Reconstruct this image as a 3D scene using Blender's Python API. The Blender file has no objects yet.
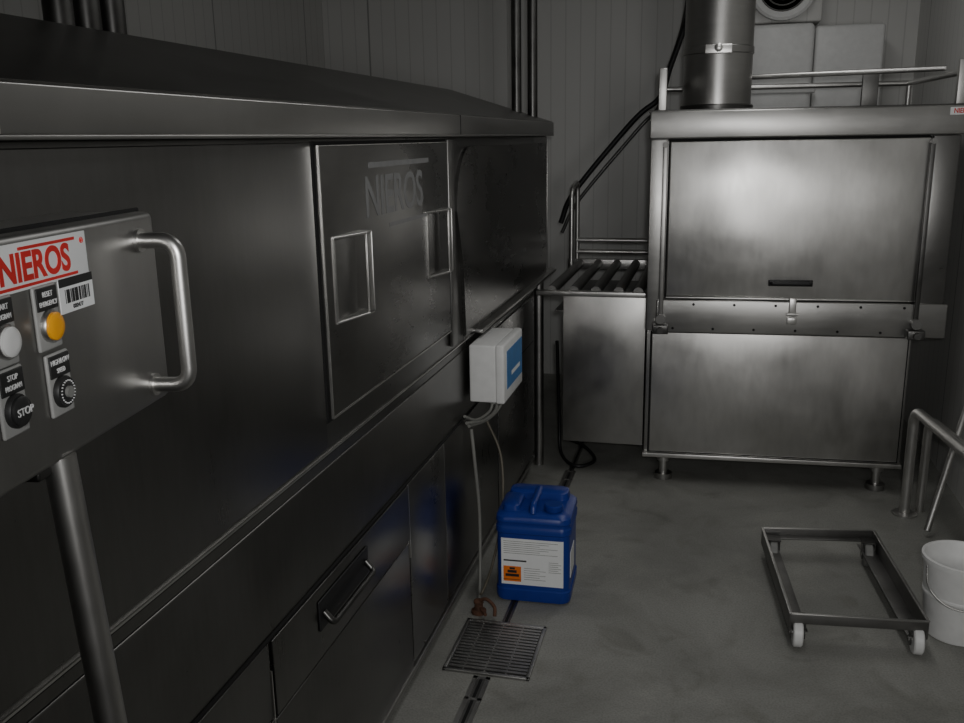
import bpy, bmesh, math, random
from mathutils import Vector, Matrix
random.seed(3)
S=bpy.context.scene
# ---------------------------------------------------------------- materials
def newmat(n):
    m=bpy.data.materials.new(n); m.use_nodes=True
    nt=m.node_tree; b=nt.nodes['Principled BSDF']; return m,nt,b
def plain(n,c,rough=.5,metal=0,spec=.5,var=.08,scale=30):
    m,nt,b=newmat(n)
    tc=nt.nodes.new('ShaderNodeTexCoord'); no=nt.nodes.new('ShaderNodeTexNoise')
    no.inputs['Scale'].default_value=scale; no.inputs['Detail'].default_value=4
    nt.links.new(tc.outputs['Object'],no.inputs['Vector'])
    r=nt.nodes.new('ShaderNodeValToRGB')
    r.color_ramp.elements[0].position=.3; r.color_ramp.elements[1].position=.7
    r.color_ramp.elements[0].color=tuple(x*(1-var) for x in c)+(1,)
    r.color_ramp.elements[1].color=tuple(min(1,x*(1+var)) for x in c)+(1,)
    nt.links.new(no.outputs['Fac'],r.inputs['Fac']); nt.links.new(r.outputs['Color'],b.inputs['Base Color'])
    b.inputs['Roughness'].default_value=rough; b.inputs['Metallic'].default_value=metal
    b.inputs['Specular IOR Level'].default_value=spec
    return m
def steel(n,base,r0,r1,stretch=(3,3,60),bump=.02,blot=.25,wave=.004,metal=1.0,tint=(1,.985,.955)):
    m,nt,b=newmat(n)
    tc=nt.nodes.new('ShaderNodeTexCoord'); mp=nt.nodes.new('ShaderNodeMapping')
    mp.inputs['Scale'].default_value=stretch
    nt.links.new(tc.outputs['Object'],mp.inputs['Vector'])
    n1=nt.nodes.new('ShaderNodeTexNoise'); n1.inputs['Scale'].default_value=4; n1.inputs['Detail'].default_value=6
    nt.links.new(mp.outputs['Vector'],n1.inputs['Vector'])
    n2=nt.nodes.new('ShaderNodeTexNoise'); n2.inputs['Scale'].default_value=3.2; n2.inputs['Detail'].default_value=5; n2.inputs['Distortion'].default_value=.8
    nt.links.new(tc.outputs['Object'],n2.inputs['Vector'])
    n3=nt.nodes.new('ShaderNodeTexNoise'); n3.inputs['Scale'].default_value=2.2; n3.inputs['Detail'].default_value=1
    nt.links.new(tc.outputs['Object'],n3.inputs['Vector'])
    mu=nt.nodes.new('ShaderNodeMath'); mu.operation='MULTIPLY'; mu.inputs[1].default_value=.3
    mu2=nt.nodes.new('ShaderNodeMath'); mu2.operation='MULTIPLY_ADD'; mu2.inputs[1].default_value=.7
    nt.links.new(n1.outputs['Fac'],mu.inputs[0]); nt.links.new(n2.outputs['Fac'],mu2.inputs[0]); nt.links.new(mu.outputs[0],mu2.inputs[2])
    mr=nt.nodes.new('ShaderNodeMapRange'); mr.inputs['From Min'].default_value=.3; mr.inputs['From Max'].default_value=.7
    mr.inputs['To Min'].default_value=r0; mr.inputs['To Max'].default_value=r1
    nt.links.new(mu2.outputs[0],mr.inputs['Value']); nt.links.new(mr.outputs['Result'],b.inputs['Roughness'])
    r=nt.nodes.new('ShaderNodeValToRGB'); r.color_ramp.elements[0].position=.35; r.color_ramp.elements[1].position=.65
    lo=[base*t*(1-blot) for t in tint]; hi=[min(1,base*t*(1+blot)) for t in tint]
    r.color_ramp.elements[0].color=(*lo,1); r.color_ramp.elements[1].color=(*hi,1)
    nt.links.new(mu2.outputs[0],r.inputs['Fac']); nt.links.new(r.outputs['Color'],b.inputs['Base Color'])
    b.inputs['Metallic'].default_value=metal
    bw=nt.nodes.new('ShaderNodeBump'); bw.inputs['Strength'].default_value=1; bw.inputs['Distance'].default_value=wave
    nt.links.new(n3.outputs['Fac'],bw.inputs['Height'])
    bp=nt.nodes.new('ShaderNodeBump'); bp.inputs['Strength'].default_value=bump*5; bp.inputs['Distance'].default_value=.002
    nt.links.new(n1.outputs['Fac'],bp.inputs['Height']); nt.links.new(bw.outputs['Normal'],bp.inputs['Normal']); nt.links.new(bp.outputs['Normal'],b.inputs['Normal'])
    return m
def wallmat(n,axis,c=(.66,.655,.635)):
    m,nt,b=newmat(n)
    tc=nt.nodes.new('ShaderNodeTexCoord'); sp=nt.nodes.new('ShaderNodeSeparateXYZ')
    nt.links.new(tc.outputs['Object'],sp.inputs[0])
    def stripe(period,w):
        d=nt.nodes.new('ShaderNodeMath'); d.operation='DIVIDE'; d.inputs[1].default_value=period
        nt.links.new(sp.outputs[axis],d.inputs[0])
        f=nt.nodes.new('ShaderNodeMath'); f.operation='FRACT'; nt.links.new(d.outputs[0],f.inputs[0])
        l=nt.nodes.new('ShaderNodeMath'); l.operation='LESS_THAN'; l.inputs[1].default_value=w
        nt.links.new(f.outputs[0],l.inputs[0]); return l
    a=stripe(.095,.08); j=stripe(1.14,.010)
    mx=nt.nodes.new('ShaderNodeMath'); mx.operation='MULTIPLY_ADD'; mx.inputs[1].default_value=.25
    nt.links.new(a.outputs[0],mx.inputs[0]); nt.links.new(j.outputs[0],mx.inputs[2])
    mn=nt.nodes.new('ShaderNodeMath'); mn.operation='MINIMUM'; mn.inputs[1].default_value=.8; nt.links.new(mx.outputs[0],mn.inputs[0])
    mix=nt.nodes.new('ShaderNodeMixRGB'); mix.inputs[1].default_value=(*c,1); mix.inputs[2].default_value=(c[0]*.4,c[1]*.4,c[2]*.4,1)
    nt.links.new(mn.outputs[0],mix.inputs[0]); nt.links.new(mix.outputs[0],b.inputs['Base Color'])
    bp=nt.nodes.new('ShaderNodeBump'); bp.invert=True; bp.inputs['Strength'].default_value=.4; bp.inputs['Distance'].default_value=.003
    nt.links.new(mn.outputs[0],bp.inputs['Height']); nt.links.new(bp.outputs['Normal'],b.inputs['Normal'])
    b.inputs['Roughness'].default_value=.4
    return m
def floormat():
    m,nt,b=newmat('floor_resin')
    tc=nt.nodes.new('ShaderNodeTexCoord')
    n1=nt.nodes.new('ShaderNodeTexNoise'); n1.inputs['Scale'].default_value=1.6; n1.inputs['Detail'].default_value=8; n1.inputs['Roughness'].default_value=.65; n1.inputs['Distortion'].default_value=.6
    n2=nt.nodes.new('ShaderNodeTexNoise'); n2.inputs['Scale'].default_value=160; n2.inputs['Detail'].default_value=2
    n3=nt.nodes.new('ShaderNodeTexNoise'); n3.inputs['Scale'].default_value=5; n3.inputs['Detail'].default_value=8; n3.inputs['Distortion'].default_value=1.0
    for n in (n1,n2,n3): nt.links.new(tc.outputs['Object'],n.inputs['Vector'])
    r=nt.nodes.new('ShaderNodeValToRGB'); r.color_ramp.elements[0].position=.32; r.color_ramp.elements[1].position=.7
    r.color_ramp.elements[0].color=(.215,.215,.197,1); r.color_ramp.elements[1].color=(.38,.378,.35,1)
    nt.links.new(n1.outputs['Fac'],r.inputs['Fac'])
    r2=nt.nodes.new('ShaderNodeValToRGB'); r2.color_ramp.elements[0].position=.3; r2.color_ramp.elements[1].position=.6
    r2.color_ramp.elements[0].color=(.72,.72,.72,1); r2.color_ramp.elements[1].color=(1,1,1,1)
    nt.links.new(n2.outputs['Fac'],r2.inputs['Fac'])
    r3=nt.nodes.new('ShaderNodeValToRGB'); r3.color_ramp.elements[0].position=.54; r3.color_ramp.elements[1].position=.72
    r3.color_ramp.elements[0].color=(1,1,1,1); r3.color_ramp.elements[1].color=(.70,.70,.67,1)
    nt.links.new(n3.outputs['Fac'],r3.inputs['Fac'])
    mx=nt.nodes.new('ShaderNodeMixRGB'); mx.blend_type='MULTIPLY'; mx.inputs[0].default_value=.8
    nt.links.new(r.outputs[0],mx.inputs[1]); nt.links.new(r2.outputs[0],mx.inputs[2])
    mx2=nt.nodes.new('ShaderNodeMixRGB'); mx2.blend_type='MULTIPLY'; mx2.inputs[0].default_value=.75
    nt.links.new(mx.outputs[0],mx2.inputs[1]); nt.links.new(r3.outputs[0],mx2.inputs[2]); nt.links.new(mx2.outputs[0],b.inputs['Base Color'])
    mr=nt.nodes.new('ShaderNodeMapRange'); mr.inputs['To Min'].default_value=.4; mr.inputs['To Max'].default_value=.8
    nt.links.new(n1.outputs['Fac'],mr.inputs['Value']); nt.links.new(mr.outputs[0],b.inputs['Roughness'])
    bp=nt.nodes.new('ShaderNodeBump'); bp.inputs['Strength'].default_value=.25; bp.inputs['Distance'].default_value=.002
    nt.links.new(n2.outputs['Fac'],bp.inputs['Height']); nt.links.new(bp.outputs['Normal'],b.inputs['Normal'])
    return m
M_body=steel('steel_washer_body',.21,.26,.36,(3,22,3),.003,.10,.003)
M_door=steel('steel_washer_door',.27,.24,.34,(3,3,12),.002,.10,.004)
M_hood=steel('steel_hood',.28,.30,.40,(6,1,6),.003,.10,.003)
M_fascia=steel('steel_fascia',.42,.28,.36,(6,1,6),.003,.10,.003)
M_edge=steel('steel_bright_edge',.72,.25,.4,(3,3,3),.01,.1,0)
M_cab=steel('steel_cabinet_panel',.58,.29,.40,(9,2,3),.003,.12,.015)
M_cab3=steel('steel_conveyor_panel',.40,.30,.42,(6,2,3),.003,.14,.016)
M_cab2=steel('steel_cabinet_frame',.42,.30,.40,(2,2,12),.004,.10,.006)
M_panel=steel('steel_control_box',.38,.36,.45,(3,12,3),.003,.10,.003)
M_tube=steel('steel_tube',.58,.32,.44,(5,5,5),.01,.12,0)
M_frame=steel('steel_dull_frame',.22,.4,.55,(5,5,5),.01,.2,0)
M_dark=steel('steel_dark_tube',.14,.3,.45,(5,5,5),.01,.2,0)
M_grate=steel('steel_grate',.4,.35,.5,(5,5,5),.01,.2,0)
M_black=plain('rubber_black',(.012,.012,.013),.5)
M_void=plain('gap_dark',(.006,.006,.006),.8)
M_grey=plain('plastic_grey',(.22,.22,.21),.5)
M_blue=plain('plastic_blue',(.010,.035,.27),.34,var=.05)
M_white=plain('plastic_white',(.80,.80,.79),.4,var=.04)
M_paper=plain('label_paper',(.88,.89,.89),.5,var=.02)
M_red=plain('print_red',(.70,.03,.025),.5)
M_orange=plain('print_orange',(.88,.20,.02),.5)
M_amber=plain('button_amber',(1.0,.42,.01),.3,var=.03)
M_lblue=plain('label_blue',(.04,.20,.50),.45)
M_cable=plain('cable_grey',(.24,.24,.22),.5)
M_hose=plain('hose_translucent',(.13,.115,.085),.45)
M_rust=plain('rust',(.10,.045,.025),.8,var=.4)
M_ink=plain('ink_black',(.02,.02,.02),.5)
M_text=plain('print_white',(.80,.80,.80),.5,var=.02)
M_etch=plain('etched_logo',(.24,.24,.24),.6)
M_plate=plain('legend_grey',(.36,.36,.35),.4)
M_floor=floormat()
M_wx=wallmat('wall_panel_x',0); M_wy=wallmat('wall_panel_y',1)
M_ceil=plain('ceiling_paint',(.4,.4,.39),.6)
# ---------------------------------------------------------------- mesh helpers
I=Matrix.Identity(4)
def frame(o,e):
    e=Vector(e).normalized(); z=Vector((0,0,1)); n=e.cross(z)
    return Matrix(((e.x,z.x,n.x,o[0]),(e.y,z.y,n.y,o[1]),(e.z,z.z,n.z,o[2]),(0,0,0,1)))
def group(n,loc=(0,0,0)):
    e=bpy.data.objects.new(n,None); e.location=loc; e.empty_display_size=.1; S.collection.objects.link(e); return e
def finish(bm,n,mat,par,smooth=False,angle=None):
    bmesh.ops.recalc_face_normals(bm,faces=bm.faces)
    me=bpy.data.meshes.new(n); bm.to_mesh(me); bm.free()
    if smooth:
        for p in me.polygons: p.use_smooth=True
        try: me.set_sharp_from_angle(angle=math.radians(angle or 40))
        except Exception: pass
    me.materials.append(mat)
    o=bpy.data.objects.new(n,me); S.collection.objects.link(o)
    if par is not None:
        o.parent=par; o.matrix_parent_inverse=Matrix.Translation(par.location).inverted()
    return o
def box(par,n,b,mat,M=I,bev=0.0):
    bm=bmesh.new(); bmesh.ops.create_cube(bm,size=1)
    x0,x1,y0,y1,z0,z1=b
    for v in bm.verts: v.co=Vector((x0+(v.co.x+.5)*(x1-x0),y0+(v.co.y+.5)*(y1-y0),z0+(v.co.z+.5)*(z1-z0)))
    if bev>0: bmesh.ops.bevel(bm,geom=bm.edges[:],offset=bev,segments=3,profile=.5,affect='EDGES')
    bm.transform(M); return finish(bm,n,mat,par,bev>0)
def prism(par,n,poly,a0,a1,mat,axis='y',M=I,bev=0):
    bm=bmesh.new()
    def P(p,a):
        return Vector((p[0],a,p[1])) if axis=='y' else (Vector((a,p[0],p[1])) if axis=='x' else Vector((p[0],p[1],a)))
    A=[bm.verts.new(P(p,a0)) for p in poly]; B=[bm.verts.new(P(p,a1)) for p in poly]
    bm.faces.new(A); bm.faces.new(B[::-1]); k=len(poly)
    for i in range(k): bm.faces.new((A[i],A[(i+1)%k],B[(i+1)%k],B[i]))
    if bev>0: bmesh.ops.bevel(bm,geom=bm.edges[:],offset=bev,segments=2,affect='EDGES')
    bm.transform(M); return finish(bm,n,mat,par,bev>0)
def fillet(pts,r,k=6):
    pts=[Vector(p) for p in pts]; out=[pts[0]]
    for i in range(1,len(pts)-1):
        a,b,c=pts[i-1],pts[i],pts[i+1]; d1=(a-b); d2=(c-b); rr=min(r,d1.length*.45,d2.length*.45)
        p=b+d1.normalized()*rr; q=b+d2.normalized()*rr
        for j in range(k+1):
            t=j/k; out.append(p*(1-t)**2+b*2*t*(1-t)+q*t*t)
    out.append(pts[-1]); return out
def catmull(pts,k=8):
    P=[Vector(p) for p in pts]; P=[P[0]*2-P[1]]+P+[P[-1]*2-P[-2]]; out=[]
    for i in range(1,len(P)-2):
        for j in range(k):
            t=j/k; a,b,c,d=P[i-1],P[i],P[i+1],P[i+2]
            out.append(.5*((2*b)+(c-a)*t+(2*a-5*b+4*c-d)*t*t+(3*b-a-3*c+d)*t**3))
    out.append(P[-2]); return out
def tube(par,n,pts,r,mat,M=I,seg=14):
    pts=[M@Vector(p) for p in pts]; bm=bmesh.new(); rings=[]
    t=(pts[1]-pts[0]).normalized(); u=t.orthogonal().normalized()
    for i,p in enumerate(pts):
        t2=(pts[min(i+1,len(pts)-1)]-pts[max(i-1,0)]).normalized()
        u=(u-t2*u.dot(t2)).normalized(); w=t2.cross(u)
        rings.append([bm.verts.new(p+(u*math.cos(2*math.pi*k/seg)+w*math.sin(2*math.pi*k/seg))*r) for k in range(seg)])
    for a,b in zip(rings,rings[1:]):
        for k in range(seg): bm.faces.new((a[k],a[(k+1)%seg],b[(k+1)%seg],b[k]))
    bm.faces.new(rings[0][::-1]); bm.faces.new(rings[-1])
    return finish(bm,n,mat,par,True,50)
def cyl(par,n,p0,p1,r,mat,M=I,seg=24): return tube(par,n,[p0,p1],r,mat,M,seg)
def lathe(par,n,prof,c,mat,seg=40,M=I):
    bm=bmesh.new(); rings=[[bm.verts.new(Vector((c[0]+r*math.cos(2*math.pi*k/seg),c[1]+r*math.sin(2*math.pi*k/seg),c[2]+z))) for k in range(seg)] for r,z in prof]
    for a,b in zip(rings,rings[1:]):
        for k in range(seg): bm.faces.new((a[k],a[(k+1)%seg],b[(k+1)%seg],b[k]))
    bm.faces.new(rings[0][::-1]); bm.faces.new(rings[-1]); bm.transform(M)
    return finish(bm,n,mat,par,True,35)
def loft(par,n,secs,mat,M=I,k=6):
    bm=bmesh.new(); rings=[]
    for z,cx,cy,hx,hy,r in secs:
        ring=[]
        for q,(sx,sy) in enumerate(((1,1),(-1,1),(-1,-1),(1,-1))):
            for j in range(k+1):
                a=math.pi/2*(q+j/k); ring.append(bm.verts.new((cx+sx*(hx-r)+r*math.cos(a),cy+sy*(hy-r)+r*math.sin(a),z)))
        rings.append(ring)
    N=len(rings[0])
    for a,b in zip(rings,rings[1:]):
        for i in range(N): bm.faces.new((a[i],a[(i+1)%N],b[(i+1)%N],b[i]))
    bm.faces.new(rings[0][::-1]); bm.faces.new(rings[-1]); bm.transform(M)
    return finish(bm,n,mat,par,True,35)
def text(par,n,s,size,M,x,y,z,mat,sx=1,off=0.0,align='CENTER'):
    c=bpy.data.curves.new(n,'FONT'); c.body=s; c.size=size; c.align_x=align; c.align_y='CENTER'; c.extrude=.0004; c.offset=off
    c.materials.append(mat)
    tmp=bpy.data.objects.new(n+'_t',c); S.collection.objects.link(tmp)
    bpy.context.view_layer.update()
    dg=bpy.context.evaluated_depsgraph_get(); me=bpy.data.meshes.new_from_object(tmp.evaluated_get(dg))
    bpy.data.objects.remove(tmp)
    me.transform(M@Matrix.Translation((x,y,z))@Matrix.Diagonal((sx,1,1,1)))
    me.name=n
    if not me.materials: me.materials.append(mat)
    o=bpy.data.objects.new(n,me); S.collection.objects.link(o)
    o.parent=par; o.matrix_parent_inverse=Matrix.Translation(par.location).inverted()
    return o
# ---------------------------------------------------------------- room
XL,XR,YF,YB,H=-2.6,1.12,-2.0,6.0,2.9
box(None,'floor',(XL-.1,XR+.1,YF-.1,YB+.1,-.1,0),M_floor)
box(None,'wall_back',(XL-.1,XR+.1,YB,YB+.1,0,H),M_wx)
box(None,'wall_left',(XL-.1,XL,YF,YB,0,H),M_wy)
box(None,'wall_right',(XR,XR+.1,YF,YB,0,H),M_wy)
box(None,'wall_front',(XL-.1,XR+.1,YF-.1,YF,0,H),M_wx)
box(None,'ceiling',(XL-.1,XR+.1,YF-.1,YB+.1,H,H+.1),M_ceil)
# ---------------------------------------------------------------- left washer
XF=-.80
W=group('crate_washing_machine',(-1.5,2.4,0))
ML=frame((XF,0,0),(0,1,0))      # local x=+Y, y=Z, z=outward(+X)
Y0,Y1=.2,4.5
box(W,'lower_body',(-2.3,XF,Y0,4.14,.06,.90),M_body,bev=.004)
box(W,'upper_body',(-2.3,XF,Y0,Y1,.90,1.61),M_body,bev=.006)
prism(W,'hood_roof',[(-.778,1.668),(-.775,1.674),(-1.30,1.842),(-1.8,1.842),(-2.32,1.672),(-2.32,1.612),(-.80,1.612)],Y0-.02,Y1+.03,M_hood,bev=.002)
box(W,'hood_fascia',(Y0-.02,Y1+.035,1.612,1.672,.0,.028),M_fascia,ML,.004)
box(W,'hood_drip_edge',(Y0-.02,Y1+.03,1.607,1.613,.0,.030),M_cab2,ML,.002)
box(W,'hood_corner_cap',(.80,.872,1.614,1.676,.024,.030),M_edge,ML,.001)
box(W,'hood_joint_strip',(2.80,2.808,1.614,1.672,.022,.0285),M_void,ML)
for i,(fx,fy) in enumerate(((-.9,.5),(-.9,2.3),(-.9,4.0),(-2.2,.5),(-2.2,4.0))):
    cyl(W,'foot_%d'%i,(fx,fy,0),(fx,fy,.08),.035,M_dark)
box(W,'belt_bright_edge',(Y0,4.1,.929,.9325,0,.0035),M_edge,ML)
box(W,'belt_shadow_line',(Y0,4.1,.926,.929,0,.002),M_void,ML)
box(W,'left_panel_sheet',(Y0+.02,1.735,.945,1.598,0,.005),M_body,ML,.002)
box(W,'door_gap',(1.742,2.70,.998,1.60,.0,.004),M_void,ML)
box(W,'access_door',(1.752,2.690,1.008,1.592,.0,.014),M_door,ML,.004)
box(W,'door_edge_left',(1.750,1.754,1.008,1.592,.010,.0152),M_edge,ML)
box(W,'door_edge_bottom',(1.752,2.690,1.006,1.009,.010,.0152),M_edge,ML)
box(W,'door_edge_top',(1.752,2.690,1.590,1.592,.010,.0152),M_edge,ML)
def arcpanel():
    poly=[(4.42,.95),(4.42,1.575)]
    for j in range(9):
        t=j/8; poly.append((2.98-.18*math.sin(t*math.pi/2),1.575-.20*(1-math.cos(t*math.pi/2))))
    poly.append((2.86,1.20)); poly.append((2.88,.95))
    bm=bmesh.new(); A=[bm.verts.new((p[0],p[1],0)) for p in poly]; B=[bm.verts.new((p[0],p[1],.012)) for p in poly]
    bm.faces.new(A); bm.faces.new(B[::-1]); k=len(poly)
    for i in range(k): bm.faces.new((A[i],A[(i+1)%k],B[(i+1)%k],B[i]))
    bm.transform(ML); return finish(bm,'end_section_panel',M_door,W)
arcpanel()
box(W,'section_post',(2.715,2.775,.95,1.60,0,.012),M_hood,ML,.003)
box(W,'outfeed_ledge',(3.0,4.55,.935,.95,-.02,.04),M_cab2,ML,.004)
box(W,'end_corner_edge',(4.488,4.498,.95,1.60,-.002,.006),M_cab2,ML,.002)
MZ=ML@Matrix(((1,0,0,0),(0,0,1,0),(0,1,0,0),(0,0,0,1)))
def grip(n,y,zc,h=.185):
    q=.044
    box(W,n+'_strip',(y+.030,y+.064,zc-h/2,zc+h/2,q-.003,q),M_cab2,ML,.001)
    box(W,n+'_strip_edge',(y+.061,y+.065,zc-h/2,zc+h/2,q-.004,q+.001),M_edge,ML,.001)
    box(W,n+'_strip_edge_b',(y+.029,y+.032,zc-h/2,zc+h/2,q-.004,q+.001),M_tube,ML,.0008)
    for k,z in (('top',zc+h/2),('bottom',zc-h/2)):
        prism(W,n+'_gusset_'+k,[(y-.095,.014),(y+.062,.014),(y+.062,q),(y+.03,q)],z-.003,z+.003,M_tube,'z',MZ)
        tube(W,n+'_rim_'+k,[(y-.095,z,.016),(y+.03,z,q)],.003,M_edge,ML)
    box(W,n+'_backplate',(y-.095,y-.088,zc-h/2,zc+h/2,.014,.018),M_cab2,ML)
    box(W,n+'_recess',(y-.085,y+.03,zc-h/2+.006,zc+h/2-.006,.0142,.0152),M_body,ML)
grip('door_grip_a',1.892,1.305); grip('door_grip_b',2.56,1.305)
text(W,'etched_name','NIEROS',.135,ML,2.22,1.465,.0145,M_etch,.96,.002)
box(W,'etched_bar_top',(2.03,2.50,1.537,1.550,.014,.0149),M_etch,ML)
box(W,'etched_bar_bottom',(2.16,2.50,1.388,1.398,.014,.0149),M_etch,ML)
box(W,'skirt_line_upper',(Y0,4.1,.662,.666,0,.006),M_void,ML)
box(W,'skirt_panel_a',(Y0,1.405,.50,.66,0,.006),M_body,ML,.002)
box(W,'skirt_panel_b',(1.415,2.235,.495,.66,0,.009),M_body,ML,.0015)
box(W,'skirt_panel_c',(2.245,2.60,.10,.66,0,.006),M_door,ML,.002)
box(W,'skirt_panel_d',(2.61,3.35,.10,.66,0,.004),M_body,ML,.002)
box(W,'skirt_panel_e',(3.36,4.12,.10,.88,0,.006),M_door,ML,.002)
box(W,'skirt_bottom_a',(Y0,1.405,.09,.492,0,.006),M_body,ML,.002)
box(W,'skirt_bottom_b',(1.415,2.235,.09,.487,0,.006),M_body,ML,.002)
box(W,'skirt_edge_a',(1.405,1.408,.09,.60,.004,.0075),M_edge,ML)
box(W,'skirt_edge_b',(2.237,2.240,.44,.66,.004,.0095),M_edge,ML)
box(W,'skirt_lip',(Y0,4.1,.075,.092,0,.012),M_cab2,ML,.002)
box(W,'latch_plate',(1.62,1.91,.560,.632,.009,.014),M_black,ML,.003)
tube(W,'latch_handle',fillet([(1.64,.60,.014),(1.64,.575,.036),(1.89,.575,.036),(1.89,.60,.014)],.02),.008,M_dark,ML)
tube(W,'end_leg',[(-.79,4.22,0),(-.79,4.22,.93)],.024,M_cab2)
for i,(px,py) in enumerate(((-.93,4.40),(-.86,4.44))):
    cyl(W,'riser_pipe_%d'%i,(px,py,1.62),(px,py,H-.005),.024,M_dark)
for i,py in enumerate((1.93,2.03,2.13)):
    cyl(W,'exhaust_pipe_%d'%i,(-1.50,py,1.83),(-1.50,py,H-.005),.034,M_dark)
# ---------------------------------------------------------------- control panel
C=group('control_panel',(-.62,.7,0))
MP=frame((-.62,.918,0),(-.139,.99,0))
box(C,'enclosure',(-.42,0,1.308,1.526,-.11,0),M_panel,MP,.008)
box(C,'door_seam',(-.424,.003,1.304,1.530,-.022,-.018),M_void,MP,.002)
box(C,'mount_arm',(-.30,-.10,1.36,1.46,-.16,-.105),M_dark,MP,.004)
tube(C,'door_handle',fillet([(-.042,1.497,-.002),(-.042,1.497,.044),(-.042,1.332,.044),(-.042,1.332,-.002)],.022,8),.0088,M_tube,MP,18)
for zz in (1.497,1.332): cyl(C,'handle_boss_%d'%int(zz*1000),(-.042,zz,0),(-.042,zz,.004),.013,M_tube,MP)
tube(C,'support_post',[(-.600,.695,1.31),(-.515,.695,.0)],.0155,M_tube,I,20)
box(C,'support_bracket',(-.26,-.20,1.296,1.31,-.06,-.01),M_dark,MP,.003)
lathe(C,'support_base',[(.05,0),(.05,.008),(.018,.012),(.018,.03)],(-.515,.695,0),M_tube)
box(C,'maker_sticker',(-.315,-.152,1.477,1.519,0,.0012),M_paper,MP,.0004)
text(C,'maker_name','NIEROS',.035,MP,-.238,1.4963,.0014,M_red,.92,.0011)
text(C,'registered_mark','®',.008,MP,-.160,1.510,.0014,M_red)
box(C,'maker_bar_top',(-.262,-.172,1.5122,1.5150,.0012,.0016),M_red,MP)
box(C,'maker_bar_bottom',(-.30,-.172,1.4795,1.4822,.0012,.0016),M_red,MP)
box(C,'asset_sticker',(-.207,-.148,1.445,1.478,0,.001),M_paper,MP)
box(C,'asset_sticker_head',(-.207,-.148,1.470,1.478,.001,.0014),M_ink,MP)
for i in range(18):
    w=random.choice((.0008,.0014,.002)); x=-.198+i*.0024
    box(C,'barcode_%d'%i,(x,x+w,1.454,1.467,.001,.0013),M_ink,MP)
text(C,'asset_number','000477',.006,MP,-.178,1.4495,.0012,M_ink)
def station(n,x,z,lab):
    box(C,n+'_plate',(x-.018,x+.018,z-.022,z+.038,0,.004),M_plate,MP,.002)
    box(C,n+'_legend',(x-.016,x+.016,z+.015,z+.036,.003,.0055),M_ink,MP,.001)
    a,b=lab
    text(C,n+'_legend_a',a,.0070,MP,x,z+.0295,.0057,M_text,.85,0); text(C,n+'_legend_b',b,.0065,MP,x,z+.021,.0057,M_text,.75,0)
def button(n,x,z,mat,ring=M_tube,l=.011):
    lathe(C,n+'_ring',[(.0152,.003),(.0152,.007),(.0140,.009),(.0132,.009)],(0,0,0),ring,32,MP@Matrix.Translation((x,z,0)))
    lathe(C,n+'_cap',[(.0130,.005),(.0130,l),(.011,l+.0015),(.006,l+.002),(.001,l+.002)],(0,0,0),mat,32,MP@Matrix.Translation((x,z,0)))
station('reset',-.234,1.440,('RESET','EMERGENCY')); button('reset',-.234,1.440,M_amber)
station('start',-.301,1.440,('START','PROGRAM')); button('start',-.301,1.440,M_white)
station('stop',-.300,1.379,('STOP','PROGRAM')); button('stop',-.300,1.379,M_ink,M_ink)
text(C,'stop_word','STOP',.0095,MP,-.300,1.379,.0137,M_text)
station('speed',-.228,1.376,('HIGH/LOW','SPEED')); button('speed',-.228,1.376,M_ink,M_ink,.008)
for i in range(22):
    a=2*math.pi*i/22
    cyl(C,'dial_tick_%d'%i,(-.228+.0108*math.cos(a),1.376+.0108*math.sin(a),.0098),(-.228+.0108*math.cos(a),1.376+.0108*math.sin(a),.0108),.0007,M_text,MP,6)
cyl(C,'dial_knob',(-.228,1.376,.009),(-.228,1.376,.013),.0055,M_grey,MP)
# ---------------------------------------------------------------- junction box with cables
J=group('electrical_junction_box',(-.72,3.06,.82))
box(J,'enclosure',(-.784,-.690,2.89,3.19,.715,.917),M_white,I,.006)
box(J,'lid',(-.692,-.660,2.887,3.193,.712,.920),M_white,I,.008)
box(J,'label_blue',(-.6605,-.659,2.93,3.18,.755,.890),M_lblue)
box(J,'label_white',(-.6592,-.6585,3.0,3.14,.79,.805),M_paper)
for i,y in enumerate((2.97,3.04,3.11)): cyl(J,'gland_%d'%i,(-.72,y,.716),(-.72,y,.69),.012,M_grey)
tube(J,'cable_a',catmull([(-.72,3.11,.70),(-.72,3.08,.65),(-.745,2.99,.625),(-.778,2.85,.64)]),.006,M_cable)
tube(J,'cable_b',catmull([(-.72,3.04,.70),(-.72,3.0,.655),(-.745,2.93,.64),(-.778,2.82,.66)]),.006,M_cable)
tube(J,'cable_c',catmull([(-.72,2.97,.70),(-.73,2.95,.665),(-.76,2.88,.655),(-.779,2.80,.69)]),.005,M_cable)
Hs=group('dosing_hose',(-.75,2.9,.3))
tube(Hs,'conduit',catmull([(-.778,2.88,.62),(-.768,2.88,.5),(-.765,2.92,.3),(-.76,2.90,.12),(-.75,2.85,.03),(-.74,2.80,.012)]),.006,M_cable)
tube(Hs,'hose_loop',catmull([(-.785,3.10,.60),(-.72,3.08,.45),(-.70,3.0,.26),(-.715,2.9,.10),(-.735,2.82,.03),(-.755,2.86,.012)]),.0045,M_hose)
V=group('rusty_drain_plug',(-.7,2.72,0))
lathe(V,'plug_flange',[(.026,.0005),(.026,.01),(.016,.014),(.014,.034),(.017,.038),(.017,.046),(.008,.05)],(-.725,2.735,0),M_rust)
tube(V,'plug_lever',catmull([(-.725,2.735,.045),(-.695,2.725,.06),(-.665,2.715,.04),(-.66,2.70,.012)]),.006,M_rust)
tube(V,'plug_handle',[(-.74,2.76,.025),(-.69,2.69,.02)],.006,M_rust)
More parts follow.
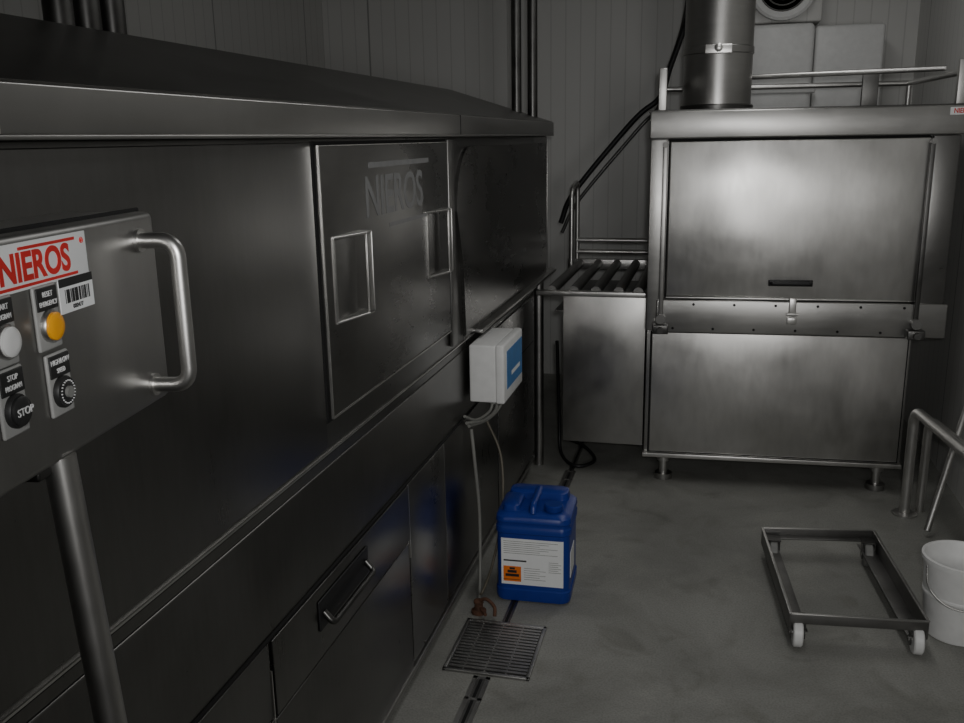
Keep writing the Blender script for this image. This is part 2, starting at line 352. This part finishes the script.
# ---------------------------------------------------------------- jerrycan
K=group('plastic_jerrycan',(-.56,2.96,0))
MK=Matrix.Translation((-.560,2.960,0))@Matrix.Rotation(math.radians(2),4,'Z')@Matrix.Diagonal((1.05,1,.94,1))
a,b=.127,.125
secs=[(.0,0,0,a-.012,b-.012,.03),(.006,0,0,a-.003,b-.003,.035),(.02,0,0,a,b,.035),(.05,0,0,a,b,.035),(.055,0,0,a-.004,b-.004,.032),
(.275,0,0,a-.004,b-.004,.032),(.28,0,0,a,b,.035),(.300,0,0,a,b,.035),(.305,0,0,a-.003,b-.003,.034),(.318,0,0,a-.003,b-.003,.034),(.323,0,0,a,b,.035),(.34,0,0,a-.002,b-.002,.035),(.352,0,0,a-.012,b-.012,.035),(.358,0,0,a-.03,b-.03,.03)]
loft(K,'body',secs,M_blue,MK)
loft(K,'top_ridge_back',[(.345,0,.06,.105,.045,.025),(.382,0,.06,.10,.040,.025),(.388,0,.06,.09,.03,.02)],M_blue,MK)
loft(K,'top_ridge_left',[(.345,-.075,-.03,.032,.07,.02),(.375,-.075,-.03,.028,.065,.02),(.381,-.075,-.03,.02,.055,.015)],M_blue,MK)
tube(K,'carry_handle',fillet([(0,-.10,.352),(0,-.09,.384),(0,.05,.386),(0,.08,.375)],.03),.013,M_blue,MK)
lathe(K,'neck',[(.026,.352),(.026,.368)],(.065,-.07,0),M_blue,32,MK)
lathe(K,'cap',[(.030,.362),(.031,.366),(.031,.380),(.028,.384),(.001,.384)],(.065,-.07,0),M_blue,32,MK)
fy=-b+.004
def fl(n,x0,x1,z0,z1,mat,k=.001): box(K,n,(x0,x1,fy-k,fy+.003,z0,z1),mat,MK)
fl('label',-.105,.104,.072,.258,M_paper)
fl('hazard_orange',-.098,-.038,.084,.146,M_orange,.0014)
fl('hazard_mark_a',-.091,-.045,.104,.115,M_ink,.0018); fl('hazard_mark_b',-.084,-.053,.119,.130,M_ink,.0018); fl('hazard_mark_c',-.077,-.059,.133,.141,M_ink,.0018)
fl('hazard_frame',-.098,-.038,.091,.093,M_ink,.0018)
for i in range(7):
    fl('label_line_%d'%i,-.097,.085-.03*(i%3),.246-i*.008,.2475-i*.008,M_grey,.0014)
for i in range(6):
    fl('label_block_%d'%i,-.028,.045-.02*(i%2),.095+i*.009,.0965+i*.009,M_grey,.0014)
    fl('label_blockb_%d'%i,.055,.097-.01*(i%2),.13+i*.008,.1315+i*.008,M_grey,.0014)
fl('label_title',-.097,-.02,.166,.172,M_ink,.0014)
box(K,'side_label',(a-.006,a-.0025,-.09,.02,.10,.20),M_white,MK)
# ---------------------------------------------------------------- floor drain & channel
D=group('drain_grate',(-.612,2.525,0))
box(D,'sump',(-.735,-.49,2.385,2.665,.0005,.002),M_void)
g0,g1,h0,h1=-.75,-.475,2.37,2.68
box(D,'rim_l',(g0,g0+.012,h0,h1,.0005,.008),M_grate,I,.002); box(D,'rim_r',(g1-.012,g1,h0,h1,.0005,.008),M_grate,I,.002)
box(D,'rim_n',(g0,g1,h0,h0+.012,.0005,.008),M_grate,I,.002); box(D,'rim_f',(g0,g1,h1-.012,h1,.0005,.008),M_grate,I,.002)
for i in range(16):
    y=h0+.022+i*.0178; box(D,'bar_%d'%i,(g0+.014,g1-.014,y,y+.0110,.001,.007),M_grate)
for i in range(3): box(D,'cross_%d'%i,(g0+.06+i*.068,g0+.064+i*.068,h0+.01,h1-.01,.001,.005),M_grate)
T=group('floor_slot_channel',(-.62,3.4,0))
for i,(ya,yb) in enumerate(((.9,2.36),(2.69,5.0))):
    box(T,'slot_%d'%i,(-.624,-.614,ya,yb,.0004,.0012),M_void)
    box(T,'edge_l_%d'%i,(-.632,-.624,ya,yb,.0004,.0025),M_frame); box(T,'edge_r_%d'%i,(-.614,-.606,ya,yb,.0004,.0025),M_frame)
for i,(ya,yb) in enumerate(((2.12,2.36),(3.75,4.15))):
    box(T,'cover_%d'%i,(-.645,-.632,ya,yb,.0006,.004),M_grate); box(T,'coverb_%d'%i,(-.606,-.593,ya,yb,.0006,.004),M_grate)
    box(T,'cover_end_%d'%i,(-.645,-.593,yb-.012,yb,.0006,.004),M_grate); box(T,'cover_mid_%d'%i,(-.645,-.593,yb-.12,yb-.11,.0006,.004),M_grate)
# ---------------------------------------------------------------- right cabinet
R=group('conveyor_washing_cabinet',(.35,4.6,0))
th=math.radians(3); MR=frame((-.27,4.1,0),(math.cos(th),math.sin(th),0))
box(R,'lower_body',(0.005,1.14,.13,.80,-.95,0),M_cab2,MR,.004)
box(R,'upper_body',(0.005,1.24,.80,1.69,-.95,0),M_cab2,MR,.004)
box(R,'lower_panel',(.03,1.125,.155,.728,0,.008),M_cab,MR,.003)
box(R,'lower_panel_gap',(.022,1.13,.150,.732,0,.003),M_void,MR)
box(R,'bottom_lip',(0,1.145,.128,.148,-.02,.022),M_edge,MR,.003)
box(R,'top_beam',(-.005,1.30,1.585,1.70,-.01,.035),M_cab2,MR,.006)
box(R,'top_sheet',(-.01,1.30,1.695,1.706,-.96,.02),M_dark,MR,.002)
box(R,'beam_shadow_gap',(.075,1.13,1.576,1.586,0,.018),M_void,MR)
box(R,'left_post',(0,.075,.74,1.583,0,.028),M_cab2,MR,.005)
box(R,'right_post',(1.14,1.245,.88,1.583,0,.028),M_body,MR,.005)
MD=MR@Matrix.Translation((.6,1.23,.012))@Matrix.Rotation(math.radians(.6),4,'X')@Matrix.Rotation(math.radians(-1.0),4,'Y')@Matrix.Translation((-.6,-1.23,-.012))
box(R,'door_gap',(.078,1.138,.885,1.58,0,.004),M_void,MR)
box(R,'lifting_door',(.085,1.13,.892,1.574,.002,.022),M_cab,MD,.005)
box(R,'door_edge_b',(.085,1.13,.889,.895,.020,.028),M_edge,MR,.001)
box(R,'band',(.045,1.26,.735,.884,.0,.040),M_cab2,MR,.005)
for i in range(13):
    x=.12+i*.088; lathe(R,'rivet_%d'%i,[(.006,.039),(.0055,.043),(.002,.0445)],(0,0,0),M_void,12,MR@Matrix.Translation((x,.865 if i%2 else .755,0)))
tube(R,'door_handle',fillet([(.535,.965,.018),(.535,.965,.05),(.70,.965,.05),(.70,.965,.018)],.012),.009,M_black,MR)
box(R,'door_handle_plate',(.525,.71,.950,.978,.018,.030),M_black,MR,.003)
box(R,'latch_upper',(.615,.645,.82,.90,.038,.052),M_edge,MR,.003); box(R,'latch_lower',(.61,.65,.785,.815,.038,.050),M_edge,MR,.003)
cyl(R,'latch_pin',(.605,.83,.055),(.655,.83,.055),.006,M_tube,MR)
for n,x in (('l',.065),('r',1.135)):
    box(R,'arm_'+n,(x-.010,x+.010,.76,1.57,.042,.052),M_dark if n=='r' else M_cab2,MR,.003)
    cyl(R,'arm_pivot_'+n,(x,1.56,.03),(x,1.56,.062),.012,M_frame,MR)
    cyl(R,'arm_hub_'+n,(x,.80,.035),(x,.80,.075),.022,M_frame,MR)
    box(R,'arm_bracket_'+n,(x-.035,x+.035,.735,.775,.03,.085),M_dark,MR,.004)
    cyl(R,'arm_knob_'+n,(x,.755,.08),(x,.755,.11),.014,M_dark,MR)
for i,(x,z) in enumerate(((.10,-.06),(1.06,-.06),(.10,-.88),(1.06,-.88))):
    cyl(R,'leg_%d'%i,(x,.02,z),(x,.135,z),.020,M_tube,MR)
    cyl(R,'leg_pad_%d'%i,(x,.0005,z),(x,.028,z),.042,M_cab2,MR)
    cyl(R,'leg_nut_%d'%i,(x,.09,z),(x,.11,z),.030,M_tube,MR)
box(R,'maker_plate',(1.19,1.29,1.662,1.692,.034,.037),M_paper,MR); text(R,'maker_name','NIEROS',.027,MR,1.24,1.677,.0375,M_red,.8,.0006)
cx,cy=.0,4.52
lathe(R,'exhaust_stack',[(.155,1.706),(.155,2.895)],(cx,cy,0),M_cab2,48)
lathe(R,'stack_collar',[(.155,1.705),(.166,1.707),(.166,1.730),(.157,1.735)],(cx,cy,0),M_dark,48)
lathe(R,'stack_band',[(.156,1.955),(.160,1.958),(.160,1.985),(.156,1.99)],(cx,cy,0),M_cab2,48)
box(R,'stack_clamp',(-.06,.06,cy-.170,cy-.150,1.95,1.99),M_edge,I,.004)
lathe(R,'stack_clamp_knob',[(.018,0),(.018,.02),(.01,.024)],(0,0,0),M_edge,20,frame((0,cy-.168,1.975),(1,0,0)))
for n,x in (('l',.045),('r',1.235)):
    box(R,'rail_post_'+n,(x-.018,x+.018,1.70,1.88,-.03,.0),M_tube,MR,.004)
    cyl(R,'rail_side_'+n,(x,1.83,-.01),(x,1.83,-.85),.013,M_tube,MR)
    cyl(R,'rail_post_b_'+n,(x,1.70,-.85),(x,1.84,-.85),.013,M_tube,MR)
cyl(R,'rail_back',(.045,1.83,-.85),(1.235,1.83,-.85),.013,M_tube,MR)
cyl(R,'rail_mid',(.33,1.86,-.55),(1.235,1.86,-.25),.012,M_tube,MR)
box(R,'rail_bracket',(.93,1.00,1.70,1.86,-.42,-.40),M_frame,MR,.003)
# ---------------------------------------------------------------- conveyor
Q=group('roller_conveyor',(-.5,4.6,0))
box(Q,'front_panel',(-.655,-.272,4.118,4.130,.17,.885),M_cab3,I,.002)
box(Q,'front_beam',(-.785,-.272,4.110,4.145,.880,.905),M_cab2,I,.004)
box(Q,'rear_beam',(-.785,-.272,5.10,5.135,.865,.925),M_cab2,I,.004)
box(Q,'drip_tray',(-.70,-.272,4.15,5.10,.80,.806),M_dark)
box(Q,'side_panel',(-.655,-.645,4.13,5.10,.30,.80),M_dark)
for i,x in enumerate((-.715,-.61,-.505,-.40,-.31)): cyl(Q,'roller_%d'%i,(x,4.14,.90),(x,5.105,.90),.024,M_frame)
for i,(x,y) in enumerate(((-.62,4.62),(-.32,4.62),(-.62,5.08),(-.32,5.08))):
    cyl(Q,'leg_%d'%i,(x,y,0),(x,y,.80),.02,M_frame)
Gd=group('conveyor_guide_rail',(-.5,5.0,1.0))
cyl(Gd,'rail_upper',(-.74,5.12,1.03),(-.29,5.12,1.03),.014,M_tube); cyl(Gd,'rail_lower',(-.74,5.12,.965),(-.29,5.12,.965),.014,M_tube)
tube(Gd,'loop',fillet([(-.735,4.9,.905),(-.735,4.9,1.33),(-.735,5.12,1.36),(-.735,5.12,.925)],.06),.013,M_tube)
Hc=group('conduit_run',(-.5,5.15,1.5))
tube(Hc,'conduit_a',catmull([(-.84,5.18,1.12),(-.76,5.18,1.30),(-.44,5.18,1.68),(-.30,5.18,1.80),(-.25,5.18,1.95),(-.17,5.18,2.2),(-.12,5.18,2.5),(-.12,5.18,2.89)]),.015,M_black)
tube(Hc,'conduit_b',catmull([(-.84,5.22,1.06),(-.74,5.22,1.25),(-.42,5.22,1.63),(-.31,5.22,1.75),(-.27,5.22,1.92),(-.19,5.22,2.18),(-.16,5.22,2.5),(-.16,5.22,2.89)]),.010,M_dark)
Fc=group('floor_cable',(-.7,4.6,0))
tube(Fc,'cable',catmull([(-.73,4.40,.60),(-.72,4.42,.2),(-.70,4.36,.02),(-.60,4.20,.012),(-.52,4.30,.012),(-.60,4.5,.012),(-.72,4.62,.012)]),.009,M_black)
# ---------------------------------------------------------------- air unit on back wall
A=group('wall_air_unit',(.5,5.7,2.0))
box(A,'cabinet_left',(.14,.52,5.62,5.99,1.55,2.20),M_white,I,.03)
box(A,'cabinet_right',(.53,.90,5.70,5.99,1.55,2.19),M_white,I,.02)
box(A,'cabinet_lip',(.12,.54,5.60,5.64,1.82,1.86),M_white,I,.01)
lathe(A,'fan_ring',[(.17,0),(.18,.02),(.18,.07),(.165,.08),(.135,.07),(.13,.02)],(0,0,0),M_white,40,frame((.34,5.72,2.40),(1,0,0)))
lathe(A,'fan_hub',[(.05,0),(.05,.05),(.03,.06)],(0,0,0),M_grey,24,frame((.34,5.72,2.40),(1,0,0)))
box(A,'fan_box',(.12,.56,5.72,5.99,2.215,2.62),M_wx,I,.01)
for i in range(4):
    lathe(A,'fan_guard_%d'%i,[(.035+i*.03,.066),(.039+i*.03,.070),(.043+i*.03,.066),(.035+i*.03,.066)],(0,0,0),M_grey,32,frame((.34,5.72,2.40),(1,0,0)))
# ---------------------------------------------------------------- dolly
Y=group('crate_dolly',(.48,3.1,0))
def rail(n,p,q,s,z0=.06,z1=.118,w=.04):
    p=Vector((*p,0)); q=Vector((*q,0)); e=(q-p).normalized(); L=(q-p).length
    M=Matrix(((e.x,-e.y,0,p.x),(e.y,e.x,0,p.y),(0,0,1,0),(0,0,0,1)))
    box(Y,n+'_web',(0,L,-.003,.003,z0,z1),M_frame,M,.001)
    box(Y,n+'_flange',(0,L,min(0,s*w),max(0,s*w),z0,z0+.005),M_frame,M,.001)
    box(Y,n+'_top',(0,L,-.005,.005,z1-.003,z1+.002),M_cab2,M,.001)
A1,A2,B1,B2=(.30,2.74),(.245,3.39),(.71,2.78),(.655,3.45)
rail('rail_left',A1,A2,-1,.055,.118,.055); rail('rail_right',B1,B2,1,.055,.118,.055); rail('rail_near',A1,B1,1,.085,.118,.03); rail('rail_far',A2,B2,-1,.085,.118,.03)
for i,(x,y) in enumerate(((.325,2.765),(.685,2.80),(.285,3.35),(.63,3.40))):
    lathe(Y,'wheel_%d'%i,[(.012,-.015),(.040,-.015),(.045,-.011),(.045,.011),(.040,.015),(.012,.015)],(0,0,0),M_white if i<2 else M_grey,32,Matrix.Translation((x,y-.01,.0455))@Matrix.Rotation(math.pi/2,4,'Y'))
    box(Y,'fork_a_%d'%i,(x-.023,x-.018,y-.02,y+.015,.03,.093),M_dark); box(Y,'fork_b_%d'%i,(x+.018,x+.023,y-.02,y+.015,.03,.093),M_dark)
    box(Y,'fork_top_%d'%i,(x-.025,x+.025,y-.02,y+.03,.092,.097),M_dark)
    cyl(Y,'axle_%d'%i,(x-.024,y-.01,.0455),(x+.024,y-.01,.0455),.006,M_tube)
# ---------------------------------------------------------------- bucket
U=group('plastic_bucket',(.834,2.95,0))
lathe(U,'pail',[(.092,.0),(.096,.004),(.109,.14),(.112,.143),(.112,.150),(.110,.153),(.117,.255),(.124,.257),(.124,.270),(.116,.272),(.112,.266),(.088,.01),(.001,.008)],(.836,2.95,0),M_white)
tube(U,'bail_handle',catmull([(.720,2.91,.245),(.720,2.85,.195),(.78,2.82,.15),(.88,2.815,.15),(.945,2.85,.195),(.956,2.91,.245)]),.003,M_tube)
# ---------------------------------------------------------------- crash rail
B=group('crash_barrier_rail',(.93,3.6,0))
tube(B,'main_tube',fillet([(.86,3.93,.0),(.86,3.93,.47),(.95,3.2,.47),(.95,3.2,0)],.07,8),.021,M_tube)
tube(B,'second_tube',fillet([(.93,3.98,.0),(.93,3.98,.42),(1.02,3.35,.42),(1.02,3.35,0)],.07,8),.018,M_tube)
tube(B,'brace_tube',[(.90,3.70,.03),(1.09,3.97,.62)],.013,M_tube)
lathe(B,'base_flange',[(.05,.0),(.05,.008),(.022,.01)],(.86,3.93,0),M_tube)
# ---------------------------------------------------------------- lights
def spot(n,loc,tgt,e,ang,r,blend=.6,col=(1,1,1)):
    l=bpy.data.lights.new(n,'SPOT'); l.energy=e; l.spot_size=math.radians(ang); l.spot_blend=blend; l.shadow_soft_size=r; l.color=col
    o=bpy.data.objects.new(n,l); o.location=loc; o.rotation_euler=(Vector(tgt)-Vector(loc)).to_track_quat('-Z','Y').to_euler(); S.collection.objects.link(o)
spot('highlight_fill_spot',(.85,-.6,1.40),(-.1,4.0,.8),60,85,.35,1.0,(1,.99,.97))  # added off-frame spot, no lamp known here; shifts the highlight on the cabinet steel
spot('camera_flash',(.06,-.04,1.68),(-.38,4.0,.70),58,90,.04,1.0,(1,1,.99))
def area(n,loc,e,sx,sy,col):
    l=bpy.data.lights.new(n,'AREA'); l.shape='RECTANGLE'; l.size=sx; l.size_y=sy; l.energy=e; l.color=col
    o=bpy.data.objects.new(n,l); o.location=loc; S.collection.objects.link(o)
area('overhead_ambient_fill',(.2,3.4,2.88),11,.3,2.6,(1,1,.98))  # added overhead fill for the ambient level
w=bpy.data.worlds.new('world'); S.world=w; w.use_nodes=True
w.node_tree.nodes['Background'].inputs[0].default_value=(.02,.02,.02,1)
# ---------------------------------------------------------------- camera
right=Vector((.9698,.2437,-.0168)); fwd=Vector((-.2404,.9414,-.2407)).normalized()
right=(right-fwd*right.dot(fwd)).normalized(); up=right.cross(fwd)
cd=bpy.data.cameras.new('camera'); cd.sensor_width=36; cd.lens=33.61; cd.clip_start=.02
co=bpy.data.objects.new('camera',cd); S.collection.objects.link(co)
co.matrix_world=Matrix(((right.x,up.x,-fwd.x,0),(right.y,up.y,-fwd.y,0),(right.z,up.z,-fwd.z,1.6),(0,0,0,1)))
S.camera=co
